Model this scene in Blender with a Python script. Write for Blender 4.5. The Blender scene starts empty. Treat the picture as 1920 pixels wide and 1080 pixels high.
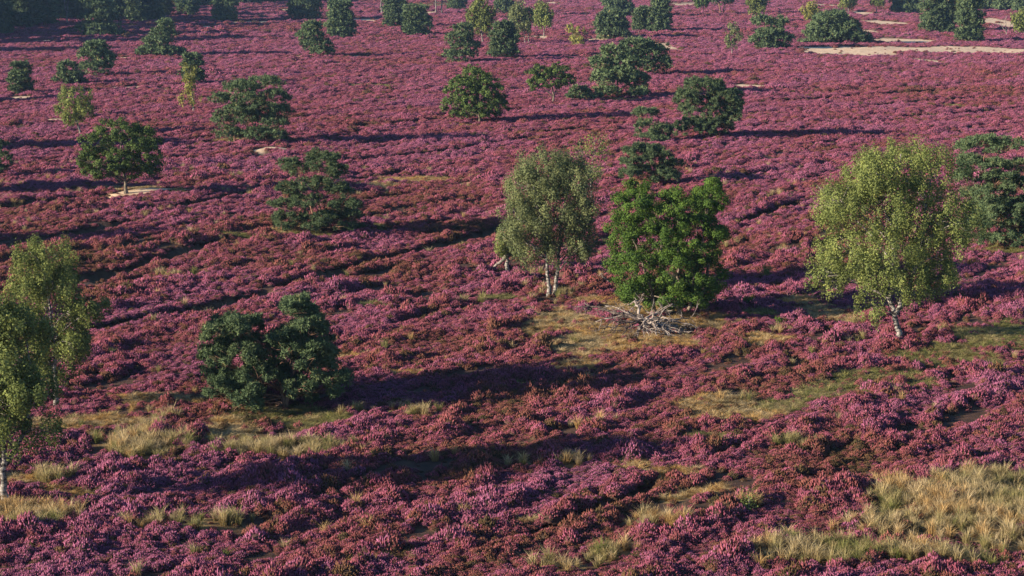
import bpy, math, random
import numpy as np

# ------------------------------------------------------------------ camera, sky, sun, exposure
SC = bpy.context.scene
COL = SC.collection
H = 22.0                       # drone height above the heath, metres
F = 3700.0                     # focal length in pixels of the 1920 wide photograph
PITCH = math.atan2(640.0, F)   # the horizon lies above the frame
SUN_EL, SUN_AZ = math.radians(15.8), math.radians(200.0)   # where the sun stands (azimuth counted from +X)

cam_d = bpy.data.cameras.new('camera')
cam_d.sensor_width = 36.0
cam_d.lens = 36.0 * F / 1920.0
cam_d.clip_start, cam_d.clip_end = 1.0, 12000.0
cam = bpy.data.objects.new('camera', cam_d)
cam.location = (0, 0, H)
cam.rotation_euler = (math.radians(90) - PITCH, 0, 0)
COL.objects.link(cam)
SC.camera = cam

world = bpy.data.worlds.new('World')
SC.world = world
world.use_nodes = True
wn = world.node_tree
sky = wn.nodes.new('ShaderNodeTexSky')
sky.sky_type = 'NISHITA'
sky.sun_disc = False
sky.sun_elevation = SUN_EL
sky.sun_rotation = math.radians(90) - SUN_AZ + 2 * math.pi
sky.air_density, sky.dust_density, sky.ozone_density = 1.0, 0.1, 5.0
bg = wn.nodes['Background']
bg.inputs['Strength'].default_value = 0.075
wn.links.new(sky.outputs[0], bg.inputs[0])

sun_d = bpy.data.lights.new('sun', 'SUN')
sun_d.energy = 5.0
sun_d.angle = math.radians(0.5)
sun_d.color = (1.0, 0.86, 0.68)
sun = bpy.data.objects.new('sun', sun_d)
sun.rotation_euler = (math.radians(90) - SUN_EL, 0, SUN_AZ + math.radians(90))
sun.location = (-200, -80, 120)
COL.objects.link(sun)

SC.view_settings.view_transform = 'Standard'
SC.view_settings.look = 'None'
SC.view_settings.gamma = 1.0
SC.view_settings.use_curve_mapping = False
SC.view_settings.exposure = 1.4
SC.render.engine = 'CYCLES'
SC.cycles.use_denoising = True
SC.cycles.max_bounces = 5
SC.cycles.diffuse_bounces = 3
SC.cycles.transmission_bounces = 3
SC.cycles.volume_bounces = 0

# ------------------------------------------------------------------ noise and places
rs = np.random.RandomState(7)


def _hash(ix, iy, seed):
    n = (ix.astype(np.int64) * 374761393 + iy.astype(np.int64) * 668265263 + seed * 1442695041) & 0xFFFFFFFF
    n = ((n ^ (n >> 13)) * 1274126177) & 0xFFFFFFFF
    return ((n ^ (n >> 16)) & 0xFFFFFF) / float(0xFFFFFF)


def vnoise(x, y, seed=0):
    x, y = np.asarray(x, float), np.asarray(y, float)
    ix, iy = np.floor(x), np.floor(y)
    fx, fy = x - ix, y - iy
    fx, fy = fx * fx * (3 - 2 * fx), fy * fy * (3 - 2 * fy)
    a, b = _hash(ix, iy, seed), _hash(ix + 1, iy, seed)
    c, d = _hash(ix, iy + 1, seed), _hash(ix + 1, iy + 1, seed)
    return (a + (b - a) * fx) * (1 - fy) + (c + (d - c) * fx) * fy


def fbm(x, y, seed=0, octs=3):
    t, w, s = 0.0, 0.5, 0.0
    for k in range(octs):
        t = t + w * vnoise(np.asarray(x) * 2 ** k + 17.3 * k, np.asarray(y) * 2 ** k - 9.1 * k, seed + k)
        s += w
        w *= 0.5
    return t / s


def sstep(a, b, v):
    t = np.clip((v - a) / (b - a), 0, 1)
    return t * t * (3 - 2 * t)


CP, SP = math.cos(PITCH), math.sin(PITCH)


def flat(px, py, z=0.0):
    """The ground point seen at a photograph pixel, for ground at height z."""
    u, v = (px - 960.0) / F, (540.0 - py) / F
    dy, dz = CP + v * SP, -SP + v * CP
    t = (z - H) / dz
    return u * t, dy * t


# a rut is a narrow worn track through the heather
RUTS_PX = [
    ([(185, 520), (260, 497), (330, 477), (392, 460)], 0.55),
    ([(195, 612), (300, 592), (370, 578), (430, 562), (497, 549)], 0.6),
    ([(540, 533), (640, 505), (740, 473), (830, 450), (900, 432), (960, 417)], 0.6),
    ([(1370, 416), (1430, 401), (1495, 384)], 0.6),
    ([(990, 990), (1130, 945), (1265, 884)], 0.25),
    ([(270, 405), (390, 384), (470, 365), (525, 349)], 0.6),
    ([(0, 395), (120, 380), (190, 372)], 0.5),
    ([(1390, 184), (1600, 171), (1800, 160)], 0.8),
    ([(1450, 192), (1650, 180), (1790, 169)], 0.7),
    ([(1740, 191), (1925, 181)], 0.7),
    ([(1600, 222), (1930, 204)], 0.7),
    ([(560, 352), (640, 340), (760, 318)], 0.5),
    ([(640, 101), (760, 99), (835, 96)], 1.2),
    ([(0, 308), (80, 303), (150, 297)], 0.6),
    ([(560, 262), (660, 252), (800, 240)], 0.6),
    ([(930, 205), (1080, 200), (1200, 190)], 0.6),
    ([(1480, 470), (1560, 452), (1640, 436)], 0.5),
    ([(640, 238), (740, 232), (830, 222)], 0.7),
    ([(1010, 245), (1100, 240)], 0.6),
    ([(60, 545), (200, 505)], 0.4),
    ([(1010, 400), (930, 421)], 0.6),
    ([(640, 438), (760, 416), (900, 398)], 0.4),
    ([(0, 470), (110, 452), (240, 425)], 0.5),
    ([(1380, 330), (1480, 318), (1560, 305)], 0.5),
    ([(1400, 212), (1560, 203), (1740, 190)], 0.6),
    ([(640, 300), (800, 285), (930, 268)], 0.5),
    ([(310, 300), (400, 288)], 0.5),
    ([(1280, 300), (1400, 285), (1600, 262), (1900, 240)], 0.5),
    ([(1110, 455), (1150, 445)], 0.4),
]
RUTS = []
for pl, w in RUTS_PX:
    pts = [flat(*p) for p in pl]
    for a, b in zip(pts[:-1], pts[1:]):
        RUTS.append((a, b, min(w * 1.35, 1.3)))


def rut(x, y):
    """1 in the middle of a rut, 0 away from it."""
    m = np.zeros_like(x)
    for (ax, ay), (bx, by), w in RUTS:
        g = 3.0
        hit = np.nonzero((x > min(ax, bx) - g) & (x < max(ax, bx) + g) & (y > min(ay, by) - g) & (y < max(ay, by) + g))[0]
        if len(hit) == 0:
            continue
        xx, yy = x[hit], y[hit]
        wob = (vnoise(xx * 0.5, yy * 0.3, 71) - 0.5) * 0.9
        brk = 0.65 + 0.45 * vnoise(xx * 0.22, yy * 0.14, 77)
        dx, dy = bx - ax, by - ay
        L = math.hypot(dx, dy)
        t = np.clip(((xx - ax) * dx + (yy - ay) * dy) / (L * L), 0, 1)
        d = np.abs(np.hypot(xx - ax - t * dx, yy - ay - t * dy) + wob * 0.22)
        m[hit] = np.maximum(m[hit], 1 - sstep(w * 0.8, w * 1.7, d / brk))
    return m


# open patches in the heather: (pixel centre, pixel half sizes), each turned into an ellipse on the ground
def ell(lst):
    out = []
    for e in lst:
        cx, cy, rx, ry = e[:4]
        slope = e[4] if len(e) > 4 else 0.0
        x0, y0 = flat(cx, cy)
        _, ya = flat(cx, cy + ry)
        _, yb = flat(cx, cy - ry)
        out.append((x0, 0.5 * (ya + yb), rx * y0 / F, 0.5 * (yb - ya), slope * y0 * y0 / (F * H)))
    return out


def patch(x, y, els, seed, rough=0.55, e0=0.78, e1=1.05):
    m = np.zeros_like(x)
    for k, (cx, cy, rx, ry, sh) in enumerate(els):
        hit = np.nonzero((np.abs(x - cx) < 1.8 * rx) & (np.abs(y - cy) < 1.8 * ry + 1.8 * rx * abs(sh) * F / cy))[0]
        if len(hit) == 0:
            continue
        xx, yy = x[hit], y[hit]
        dx = xx - cx
        dy = yy - cy - sh * dx * F / max(cy, 1.0)
        n = (fbm(xx / max(rx * 0.4, 0.7) + k * 7, yy / max(ry * 0.5, 0.7), seed) - 0.5) * 2 * rough
        q = np.sqrt((dx / rx) ** 2 + (dy / ry) ** 2) + n
        m[hit] = np.maximum(m[hit], 1 - sstep(e0, e1, q))
    return m


SAND = ell([(1700, 76, 70, 5), (1890, 48, 60, 22), (1660, 45, 55, 6),
            (1600, 58, 45, 4), (1620, 25, 22, 5), (1400, 163, 35, 5), (290, 366, 105, 5, .1), (512, 284, 42, 4, .08), (600, 276, 60, 1.6),
            (1005, 69, 34, 3), (1120, 74, 36, 3), (240, 107, 35, 2.5), (95, 114, 60, 2), (60, 232, 70, 3), (300, 220, 45, 3),
            (720, 77, 60, 2), (690, 107, 45, 2.5), (560, 107, 25, 2), (415, 93, 18, 2), (450, 87, 22, 1.5), (655, 182, 30, 2),
            (400, 50, 60, 2), (470, 42, 60, 2), (30, 180, 30, 3), (300, 170, 40, 2.5), (235, 165, 40, 2), (790, 25, 40, 3), (1290, 8, 40, 4),
            (980, 165, 20, 3), (860, 105, 50, 1.6), (920, 70, 25, 2), (80, 78, 60, 1.5), (110, 60, 40, 1.5), (190, 245, 45, 2),
            (680, 38, 60, 3), (550, 20, 40, 3), (1540, 10, 40, 3), (1090, 130, 40, 1.5), (640, 120, 30, 1.6), (1300, 92, 30, 1.6)])
SAND_BIG = ell([(1590, 97, 105, 9), (1690, 95, 120, 7), (1820, 94, 150, 8), (1560, 93, 80, 5)])
DRY = ell([(1060, 600, 95, 22), (1135, 640, 115, 28), (1300, 603, 105, 18), (1080, 682, 50, 13), (432, 800, 50, 22), (1370, 768, 105, 28),
           (1555, 587, 70, 22), (800, 334, 100, 5), (700, 345, 50, 4), (530, 436, 40, 8), (870, 233, 40, 3), (240, 362, 70, 6),
           (1250, 640, 60, 16), (1430, 640, 60, 14), (1200, 575, 90, 14), (150, 790, 140, 10), (300, 745, 120, 9), (880, 986, 30, 4), (550, 1056, 45, 5),
           (1180, 865, 60, 9), (1270, 880, 60, 8), (600, 660, 90, 7), (1500, 560, 60, 9), (1120, 560, 50, 10), (1040, 580, 60, 10),
           (700, 1035, 110, 7, .2), (960, 965, 90, 5, .15), (1300, 920, 90, 7, .15), (470, 265, 75, 3), (1150, 185, 70, 2.5), (870, 117, 45, 2),
           (40, 900, 60, 12), (120, 920, 60, 9), (1110, 320, 40, 3), (760, 690, 60, 4)])
MOSS = ell([(540, 772, 120, 24), (1560, 736, 100, 20), (1660, 708, 110, 22), (1770, 672, 110, 24), (1870, 634, 110, 24), (1930, 610, 60, 20), (980, 716, 75, 7), (590, 438, 45, 6), (1780, 199, 28, 3),
            (1330, 822, 60, 9), (1870, 470, 70, 7), (1460, 760, 70, 12), (340, 368, 35, 4), (700, 565, 40, 5), (450, 445, 60, 5),
            (880, 455, 30, 4), (930, 550, 40, 5), (640, 262, 20, 2), (900, 252, 20, 2), (700, 160, 60, 4), (1150, 20, 50, 3), (820, 8, 60, 5),
            (1420, 585, 40, 8), (700, 420, 40, 3)])
TALL = ell([(270, 838, 95, 22), (510, 838, 140, 20), (50, 968, 120, 22), (330, 974, 150, 13), (1790, 950, 210, 52), (1540, 1035, 140, 28),
            (1880, 1010, 90, 34), (1240, 977, 62, 15), (1150, 1030, 70, 14), (1490, 832, 42, 12), (1830, 900, 110, 12), (1700, 985, 120, 30),
            (720, 760, 60, 5), (1000, 865, 50, 6), (1080, 860, 40, 5), (640, 825, 40, 7), (100, 900, 40, 8), (1400, 945, 35, 6),
            (1880, 895, 60, 10), (1690, 1040, 90, 16), (1060, 1050, 60, 10), (780, 770, 30, 5), (1840, 1050, 90, 10)])


def masks(x, y):
    x, y = np.asarray(x, float), np.asarray(y, float)
    s = patch(x, y, SAND, 11, 0.42)
    s = np.maximum(s, patch(x, y, SAND_BIG, 13, 0.22))
    far = sstep(210, 300, y)
    s = np.maximum(s, far * sstep(0.85, 0.89, fbm(x * 0.06, y * 0.018, 301, 2)))
    d = patch(x, y, DRY, 23, 0.5)
    m = patch(x, y, MOSS, 37, 0.38)
    t = patch(x, y, TALL, 41, 0.5, 0.35, 1.15)
    return s, d, m, t, rut(x, y)


DA, DB = 0.53, 0.848          # the heather runs in faint ranks along this direction


def along(x, y):
    return x * DA + y * DB, x * DB - y * DA


def height0(x, y):
    a, c = along(x, y)
    h = (fbm(x * 0.022, y * 0.012, 501) - 0.5) * 1.3
    h = h + (fbm(a * 0.05, c * 0.16, 511) - 0.5) * 0.45
    h = h + (vnoise(a * 0.28, c * 0.5, 521) - 0.5) * 0.18
    return h


SANDH = [(290, 366, 95, 6), (512, 284, 45, 5), (1640, 95, 190, 9), (1850, 640, 120, 22)]
MOUND = ell(SANDH)


def height(x, y):
    x, y = np.asarray(x, float), np.asarray(y, float)
    h = height0(x, y) - 0.6 * rut(x, y)
    for k, (cx, cy, rx, ry, sh) in enumerate(MOUND):
        q = ((x - cx) / (rx * 1.1)) ** 2 + ((y - cy) / (ry * 1.3)) ** 2
        h = h + 0.45 * np.exp(-q * 1.5)
    return h


def at(px, py):
    z = 0.0
    for _ in range(8):
        x, y = flat(px, py, z)
        z = float(height(np.array([x]), np.array([y]))[0])
    return x, y, z


# ------------------------------------------------------------------ materials
def mat(name):
    m = bpy.data.materials.new(name)
    m.use_nodes = True
    nt = m.node_tree
    b = nt.nodes['Principled BSDF']
    b.inputs['Roughness'].default_value = 0.85
    b.inputs['Specular IOR Level'].default_value = 0.15
    return m, nt, b


def N(nt, t, **kw):
    n = nt.nodes.new(t)
    for k, v in kw.items():
        setattr(n, k, v)
    return n


def ramp(nt, stops, src=None):
    r = N(nt, 'ShaderNodeValToRGB')
    e = r.color_ramp.elements
    while len(e) < len(stops):
        e.new(0.5)
    for k, (p, c) in enumerate(stops):
        e[k].position = p
        e[k].color = (*c, 1)
    if src is not None:
        nt.links.new(src, r.inputs[0])
    return r


def mix(nt, fac, a, b, mode='MIX'):
    m = N(nt, 'ShaderNodeMix', data_type='RGBA', blend_type=mode)
    for sock, v in ((m.inputs[0], fac), (m.inputs[6], a), (m.inputs[7], b)):
        if isinstance(v, bpy.types.NodeSocket):
            nt.links.new(v, sock)
        elif isinstance(v, (int, float)):
            sock.default_value = v
        else:
            sock.default_value = (*v, 1)
    return m.outputs[2]


def attr(nt, name, kind='GEOMETRY'):
    a = N(nt, 'ShaderNodeAttribute', attribute_name=name)
    a.attribute_type = kind
    return a


def noise(nt, scale, detail=4, vec=None, rough=0.6):
    n = N(nt, 'ShaderNodeTexNoise')
    n.inputs['Scale'].default_value = scale
    n.inputs['Detail'].default_value = detail
    n.inputs['Roughness'].default_value = rough
    if vec is not None:
        nt.links.new(vec, n.inputs['Vector'])
    return n.outputs[0]


def leafy(nt, b, col, amount):
    """Thin leaves let some light through."""
    tr = N(nt, 'ShaderNodeBsdfTranslucent')
    nt.links.new(col, tr.inputs[0])
    ms = N(nt, 'ShaderNodeMixShader')
    ms.inputs[0].default_value = amount
    out = nt.nodes['Material Output']
    nt.links.new(b.outputs[0], ms.inputs[1])
    nt.links.new(tr.outputs[0], ms.inputs[2])
    nt.links.new(ms.outputs[0], out.inputs[0])


def heather_material():
    m, nt, b = mat('heather')
    tone = attr(nt, 'tone', 'INSTANCER')
    fl = attr(nt, 'flower')
    rnd = attr(nt, 'shade')
    bloom = ramp(nt, [(0.0, (0.095, 0.075, 0.030)), (0.18, (0.19, 0.095, 0.050)), (0.40, (0.285, 0.095, 0.082)),
                      (0.66, (0.352, 0.096, 0.148)), (1.0, (0.372, 0.124, 0.225))], tone.outputs['Fac'])
    jit = mix(nt, rnd.outputs['Fac'], (0.75, 0.70, 0.70), (1.16, 1.15, 1.15))
    flower = mix(nt, 1.0, bloom.outputs[0], jit, 'MULTIPLY')
    stem = ramp(nt, [(0.0, (0.050, 0.042, 0.022)), (1.0, (0.11, 0.050, 0.040))], rnd.outputs['Fac'])
    c = mix(nt, fl.outputs['Fac'], stem.outputs[0], flower)
    nt.links.new(c, b.inputs['Base Color'])
    leafy(nt, b, c, 0.2)
    return m


def grass_material():
    m, nt, b = mat('grass')
    tone = attr(nt, 'tone', 'INSTANCER')
    hh = attr(nt, 'up')
    rnd = attr(nt, 'shade')
    tip = ramp(nt, [(0.0, (0.25, 0.24, 0.08)), (0.4, (0.44, 0.35, 0.17)), (0.75, (0.58, 0.45, 0.26)), (1.0, (0.56, 0.34, 0.11))], tone.outputs['Fac'])
    base = ramp(nt, [(0.0, (0.12, 0.16, 0.03)), (0.5, (0.27, 0.22, 0.08)), (1.0, (0.36, 0.21, 0.07))], tone.outputs['Fac'])
    c = mix(nt, hh.outputs['Fac'], base.outputs[0], tip.outputs[0])
    c = mix(nt, 1.0, c, mix(nt, rnd.outputs['Fac'], (0.65, 0.65, 0.65), (1.15, 1.15, 1.15)), 'MULTIPLY')
    nt.links.new(c, b.inputs['Base Color'])
    leafy(nt, b, c, 0.4)
    return m


def ground_material():
    m, nt, b = mat('heath_ground')
    geo = N(nt, 'ShaderNodeNewGeometry')
    pos = geo.outputs['Position']
    n1 = noise(nt, 0.9, 6, pos)
    n2 = noise(nt, 9.0, 5, pos, 0.7)
    peat = ramp(nt, [(0.3, (0.035, 0.024, 0.016)), (0.55, (0.085, 0.045, 0.030)), (0.75, (0.13, 0.085, 0.035))], n1)
    dry = ramp(nt, [(0.3, (0.26, 0.16, 0.055)), (0.5, (0.43, 0.29, 0.105)), (0.72, (0.52, 0.38, 0.16))], n2)
    moss = ramp(nt, [(0.3, (0.095, 0.068, 0.022)), (0.5, (0.165, 0.135, 0.040)), (0.72, (0.25, 0.18, 0.07))], n2)
    sandc = ramp(nt, [(0.3, (0.40, 0.26, 0.15)), (0.5, (0.60, 0.43, 0.28)), (0.7, (0.68, 0.51, 0.35))], n1)
    c = mix(nt, attr(nt, 'moss').outputs['Fac'], peat.outputs[0], moss.outputs[0])
    c = mix(nt, attr(nt, 'dry').outputs['Fac'], c, dry.outputs[0])
    c = mix(nt, attr(nt, 'sand').outputs['Fac'], c, sandc.outputs[0])
    nt.links.new(c, b.inputs['Base Color'])
    bp = N(nt, 'ShaderNodeBump')
    bp.inputs['Strength'].default_value = 0.6
    bp.inputs['Distance'].default_value = 0.075
    nt.links.new(n2, bp.inputs['Height'])
    nt.links.new(bp.outputs[0], b.inputs['Normal'])
    b.inputs['Roughness'].default_value = 0.95
    return m


def foliage_material(name, stops, through):
    m, nt, b = mat(name)
    t = attr(nt, 'tint')
    c = ramp(nt, stops, t.outputs['Fac'])
    oi = N(nt, 'ShaderNodeObjectInfo')
    hs = N(nt, 'ShaderNodeHueSaturation')
    mp = N(nt, 'ShaderNodeMapRange')
    mp.inputs['To Min'].default_value, mp.inputs['To Max'].default_value = 0.88, 1.14
    nt.links.new(oi.outputs['Random'], mp.inputs['Value'])
    nt.links.new(mp.outputs[0], hs.inputs['Value'])
    nt.links.new(c.outputs[0], hs.inputs['Color'])
    nt.links.new(hs.outputs[0], b.inputs['Base Color'])
    b.inputs['Roughness'].default_value = 0.75
    b.inputs['Specular IOR Level'].default_value = 0.08
    leafy(nt, b, hs.outputs[0], through)
    return m


def bark_material(name, lo, hi, scale, stretch=(1, 1, 0.25), contrast=(0.4, 0.6), bump=0.5):
    m, nt, b = mat(name)
    tc = N(nt, 'ShaderNodeTexCoord')
    mp = N(nt, 'ShaderNodeMapping')
    mp.inputs['Scale'].default_value = stretch
    nt.links.new(tc.outputs['Object'], mp.inputs['Vector'])
    n = noise(nt, scale, 6, mp.outputs[0], 0.65)
    r = ramp(nt, [(contrast[0], lo), (contrast[1], hi)], n)
    nt.links.new(r.outputs[0], b.inputs['Base Color'])
    bp = N(nt, 'ShaderNodeBump')
    bp.inputs['Strength'].default_value = bump
    bp.inputs['Distance'].default_value = 0.03
    nt.links.new(n, bp.inputs['Height'])
    nt.links.new(bp.outputs[0], b.inputs['Normal'])
    return m


M = {
    'heather': heather_material(), 'grass': grass_material(), 'ground': ground_material(),
    'birch': foliage_material('birch_leaves', [(0.0, (0.095, 0.120, 0.040)), (0.45, (0.168, 0.198, 0.060)), (0.8, (0.235, 0.258, 0.074)), (1.0, (0.33, 0.30, 0.08))], 0.3),
    'yellow': foliage_material('yellowing_birch_leaves', [(0.0, (0.15, 0.16, 0.045)), (0.5, (0.25, 0.245, 0.065)), (1.0, (0.37, 0.31, 0.08))], 0.3),
    'grey_birch': foliage_material('grey_green_birch_leaves', [(0.0, (0.105, 0.128, 0.060)), (0.5, (0.178, 0.205, 0.090)), (1.0, (0.28, 0.285, 0.11))], 0.3),
    'oak': foliage_material('oak_leaves', [(0.0, (0.042, 0.080, 0.018)), (0.5, (0.080, 0.138, 0.026)), (0.85, (0.128, 0.192, 0.034)), (1.0, (0.20, 0.22, 0.045))], 0.25),
    'dark_oak': foliage_material('dark_oak_leaves', [(0.0, (0.042, 0.068, 0.022)), (0.5, (0.078, 0.116, 0.033)), (0.85, (0.118, 0.158, 0.042)), (1.0, (0.17, 0.18, 0.05))], 0.22),
    'pine': foliage_material('pine_needles', [(0.0, (0.055, 0.085, 0.042)), (0.5, (0.104, 0.148, 0.070)), (0.85, (0.158, 0.196, 0.085)), (1.0, (0.24, 0.19, 0.08))], 0.12),
    'birch_bark': bark_material('birch_bark', (0.035, 0.03, 0.026), (0.34, 0.305, 0.27), 5.0, (0.7, 0.7, 1.6), (0.42, 0.62)),
    'oak_bark': bark_material('oak_bark', (0.05, 0.04, 0.03), (0.19, 0.155, 0.115), 9.0),
    'pine_bark': bark_material('pine_bark', (0.07, 0.045, 0.034), (0.27, 0.15, 0.10), 7.0),
    'dead': bark_material('weathered_dead_wood', (0.07, 0.052, 0.043), (0.32, 0.27, 0.235), 4.0, (1, 1, 1), (0.35, 0.62)),
    'dead_dark': bark_material('dark_dead_wood', (0.035, 0.027, 0.025), (0.13, 0.10, 0.085), 6.0, (1, 1, 1)),
}


# ------------------------------------------------------------------ mesh helpers
def tag(o, label=None, cat=None, group=None, kind=None):
    for k, v in (('label', label), ('category', cat), ('group', group), ('kind', kind)):
        if v:
            o[k] = v
    return o


def link(name, me, material=None, parent=None, loc=None):
    o = bpy.data.objects.new(name, me)
    COL.objects.link(o)
    if material is not None and len(me.materials) == 0:
        me.materials.append(material)
    if parent is not None:
        o.parent = parent
    if loc is not None:
        o.location = loc
    return o


def mesh_np(name, V, Fc, k, attrs=None, smooth=False):
    """A mesh of equal faces with k corners from arrays; attrs are float values for each face."""
    me = bpy.data.meshes.new(name)
    V = np.asarray(V, np.float32).reshape(-1, 3)
    Fc = np.asarray(Fc, np.int32).reshape(-1, k)
    me.vertices.add(len(V))
    me.vertices.foreach_set('co', V.ravel())
    me.loops.add(Fc.size)
    me.loops.foreach_set('vertex_index', Fc.ravel())
    me.polygons.add(len(Fc))
    me.polygons.foreach_set('loop_start', np.arange(0, Fc.size, k, dtype=np.int32))
    me.polygons.foreach_set('loop_total', np.full(len(Fc), k, np.int32))
    if smooth:
        me.polygons.foreach_set('use_smooth', np.ones(len(Fc), bool))
    for nm, (dom, vals) in (attrs or {}).items():
        a = me.attributes.new(nm, 'FLOAT', dom)
        a.data.foreach_set('value', np.asarray(vals, np.float32))
    me.update(calc_edges=True)
    me.validate()
    return me


def unit(v):
    return v / np.maximum(np.linalg.norm(v, axis=-1, keepdims=True), 1e-9)


class Wood:
    """Collects tapered tubes into one woody mesh."""

    def __init__(self):
        self.v, self.f, self.n = [], [], 0

    def tube(self, path, radii, sides=6):
        P = np.asarray(path, float)
        R = np.asarray(radii, float)
        T = unit(np.gradient(P, axis=0))
        ref = np.array([0.0, 0, 1]) if abs(T[0][2]) < 0.9 else np.array([1.0, 0, 0])
        ring = []
        u = unit(np.cross(T[0], ref))
        for k in range(len(P)):
            u = unit(u - T[k] * np.dot(u, T[k]))
            w = np.cross(T[k], u)
            an = np.arange(sides) * 2 * math.pi / sides
            ring.append(P[k] + R[k] * (np.cos(an)[:, None] * u + np.sin(an)[:, None] * w))
        self.v.append(np.concatenate(ring))
        n = self.n
        for k in range(len(P) - 1):
            for j in range(sides):
                j2 = (j + 1) % sides
                a, b = n + k * sides + j, n + k * sides + j2
                self.f.append((a, b, b + sides, a + sides))
        e = n + (len(P) - 1) * sides
        for j in range(1, sides - 2, 2):
            self.f.append((e, e + j, e + j + 1, e + j + 2))
        self.n += len(P) * sides

    def build(self, name, material, parent=None, loc=None):
        me = mesh_np(name, np.concatenate(self.v), self.f, 4, smooth=True)
        return link(name, me, material, parent, loc)


def curve(p0, p1, p2, n=6):
    t = np.linspace(0, 1, n)[:, None]
    p0, p1, p2 = (np.asarray(p, float) for p in (p0, p1, p2))
    return (1 - t) ** 2 * p0 + 2 * t * (1 - t) * p1 + t * t * p2


def scatter(name, sources, P, tone, rot, scl, vid, label, cat):
    """One stuff object whose points carry copies of the plants in SOURCES (geometry nodes)."""
    coll = bpy.data.collections.new(name + '_plants')
    for k, me in enumerate(sources):
        coll.objects.link(bpy.data.objects.new('%s_plant_%02d' % (name, k), me))
    me = bpy.data.meshes.new(name)
    me.vertices.add(len(P))
    me.vertices.foreach_set('co', np.asarray(P, np.float32).ravel())
    a = me.attributes.new('tone', 'FLOAT', 'POINT'); a.data.foreach_set('value', np.asarray(tone, np.float32))
    a = me.attributes.new('vid', 'INT', 'POINT'); a.data.foreach_set('value', np.asarray(vid, np.int32))
    a = me.attributes.new('turn', 'FLOAT_VECTOR', 'POINT'); a.data.foreach_set('vector', np.asarray(rot, np.float32).ravel())
    a = me.attributes.new('size', 'FLOAT_VECTOR', 'POINT'); a.data.foreach_set('vector', np.asarray(scl, np.float32).ravel())
    o = link(name, me)
    ng = bpy.data.node_groups.new(name + '_scatter', 'GeometryNodeTree')
    ng.interface.new_socket('Geometry', in_out='INPUT', socket_type='NodeSocketGeometry')
    ng.interface.new_socket('Geometry', in_out='OUTPUT', socket_type='NodeSocketGeometry')
    gi, go = ng.nodes.new('NodeGroupInput'), ng.nodes.new('NodeGroupOutput')
    iop = ng.nodes.new('GeometryNodeInstanceOnPoints')
    ci = ng.nodes.new('GeometryNodeCollectionInfo')
    ci.inputs['Collection'].default_value = coll
    ci.inputs['Separate Children'].default_value = True
    ci.inputs['Reset Children'].default_value = True
    iop.inputs['Pick Instance'].default_value = True

    def named(nm, t):
        n = ng.nodes.new('GeometryNodeInputNamedAttribute')
        n.data_type = t
        n.inputs['Name'].default_value = nm
        return n.outputs['Attribute']
    L = ng.links.new
    L(gi.outputs[0], iop.inputs['Points'])
    L(ci.outputs[0], iop.inputs['Instance'])
    L(named('vid', 'INT'), iop.inputs['Instance Index'])
    e2r = ng.nodes.new('FunctionNodeEulerToRotation')
    L(named('turn', 'FLOAT_VECTOR'), e2r.inputs[0])
    L(e2r.outputs[0], iop.inputs['Rotation'])
    L(named('size', 'FLOAT_VECTOR'), iop.inputs['Scale'])
    L(iop.outputs[0], go.inputs[0])
    md = o.modifiers.new('scatter', 'NODES')
    md.node_group = ng
    tag(o, label, cat, kind='stuff')
    return o


# ------------------------------------------------------------------ the ground
def build_ground():
    fine = np.linspace(-0.34, 0.34, 250)
    coarse = np.linspace(0.34, 2 * math.pi - 0.34, 82)[1:-1]
    th = np.concatenate([fine, coarse])
    r = [0.5, 20, 40]
    while r[-1] < 720:
        r.append(r[-1] * 1.0075 if r[-1] > 55 else r[-1] + 5)
    while r[-1] < 2600:
        r.append(r[-1] * 1.06)
    r = np.array(r)
    R, TH = np.meshgrid(r, th, indexing='ij')
    X, Y = (R * np.sin(TH)).ravel(), (R * np.cos(TH)).ravel()
    s, d, m, t, ru = masks(X, Y)
    Z = height(X, Y) * (1 - sstep(1200, 2500, np.hypot(X, Y)))
    nr, nt_ = R.shape
    i = np.arange(nr - 1)[:, None] * nt_
    j = np.arange(nt_)[None, :]
    j2 = (j + 1) % nt_
    fc = np.stack([i + j, i + nt_ + j, i + nt_ + j2, i + j2], -1).reshape(-1, 4)[:, ::-1]
    me = mesh_np('ground', np.stack([X, Y, Z], 1), fc, 4,
                 {'sand': ('POINT', s), 'dry': ('POINT', np.maximum(d, t * 0.6)), 'moss': ('POINT', np.maximum(m, ru * 0.25))}, smooth=True)
    o = link('ground', me, M['ground'])
    tag(o, 'open heathland soil with pale sand and dry grass clearings', 'ground', kind='structure')


build_ground()


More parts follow.
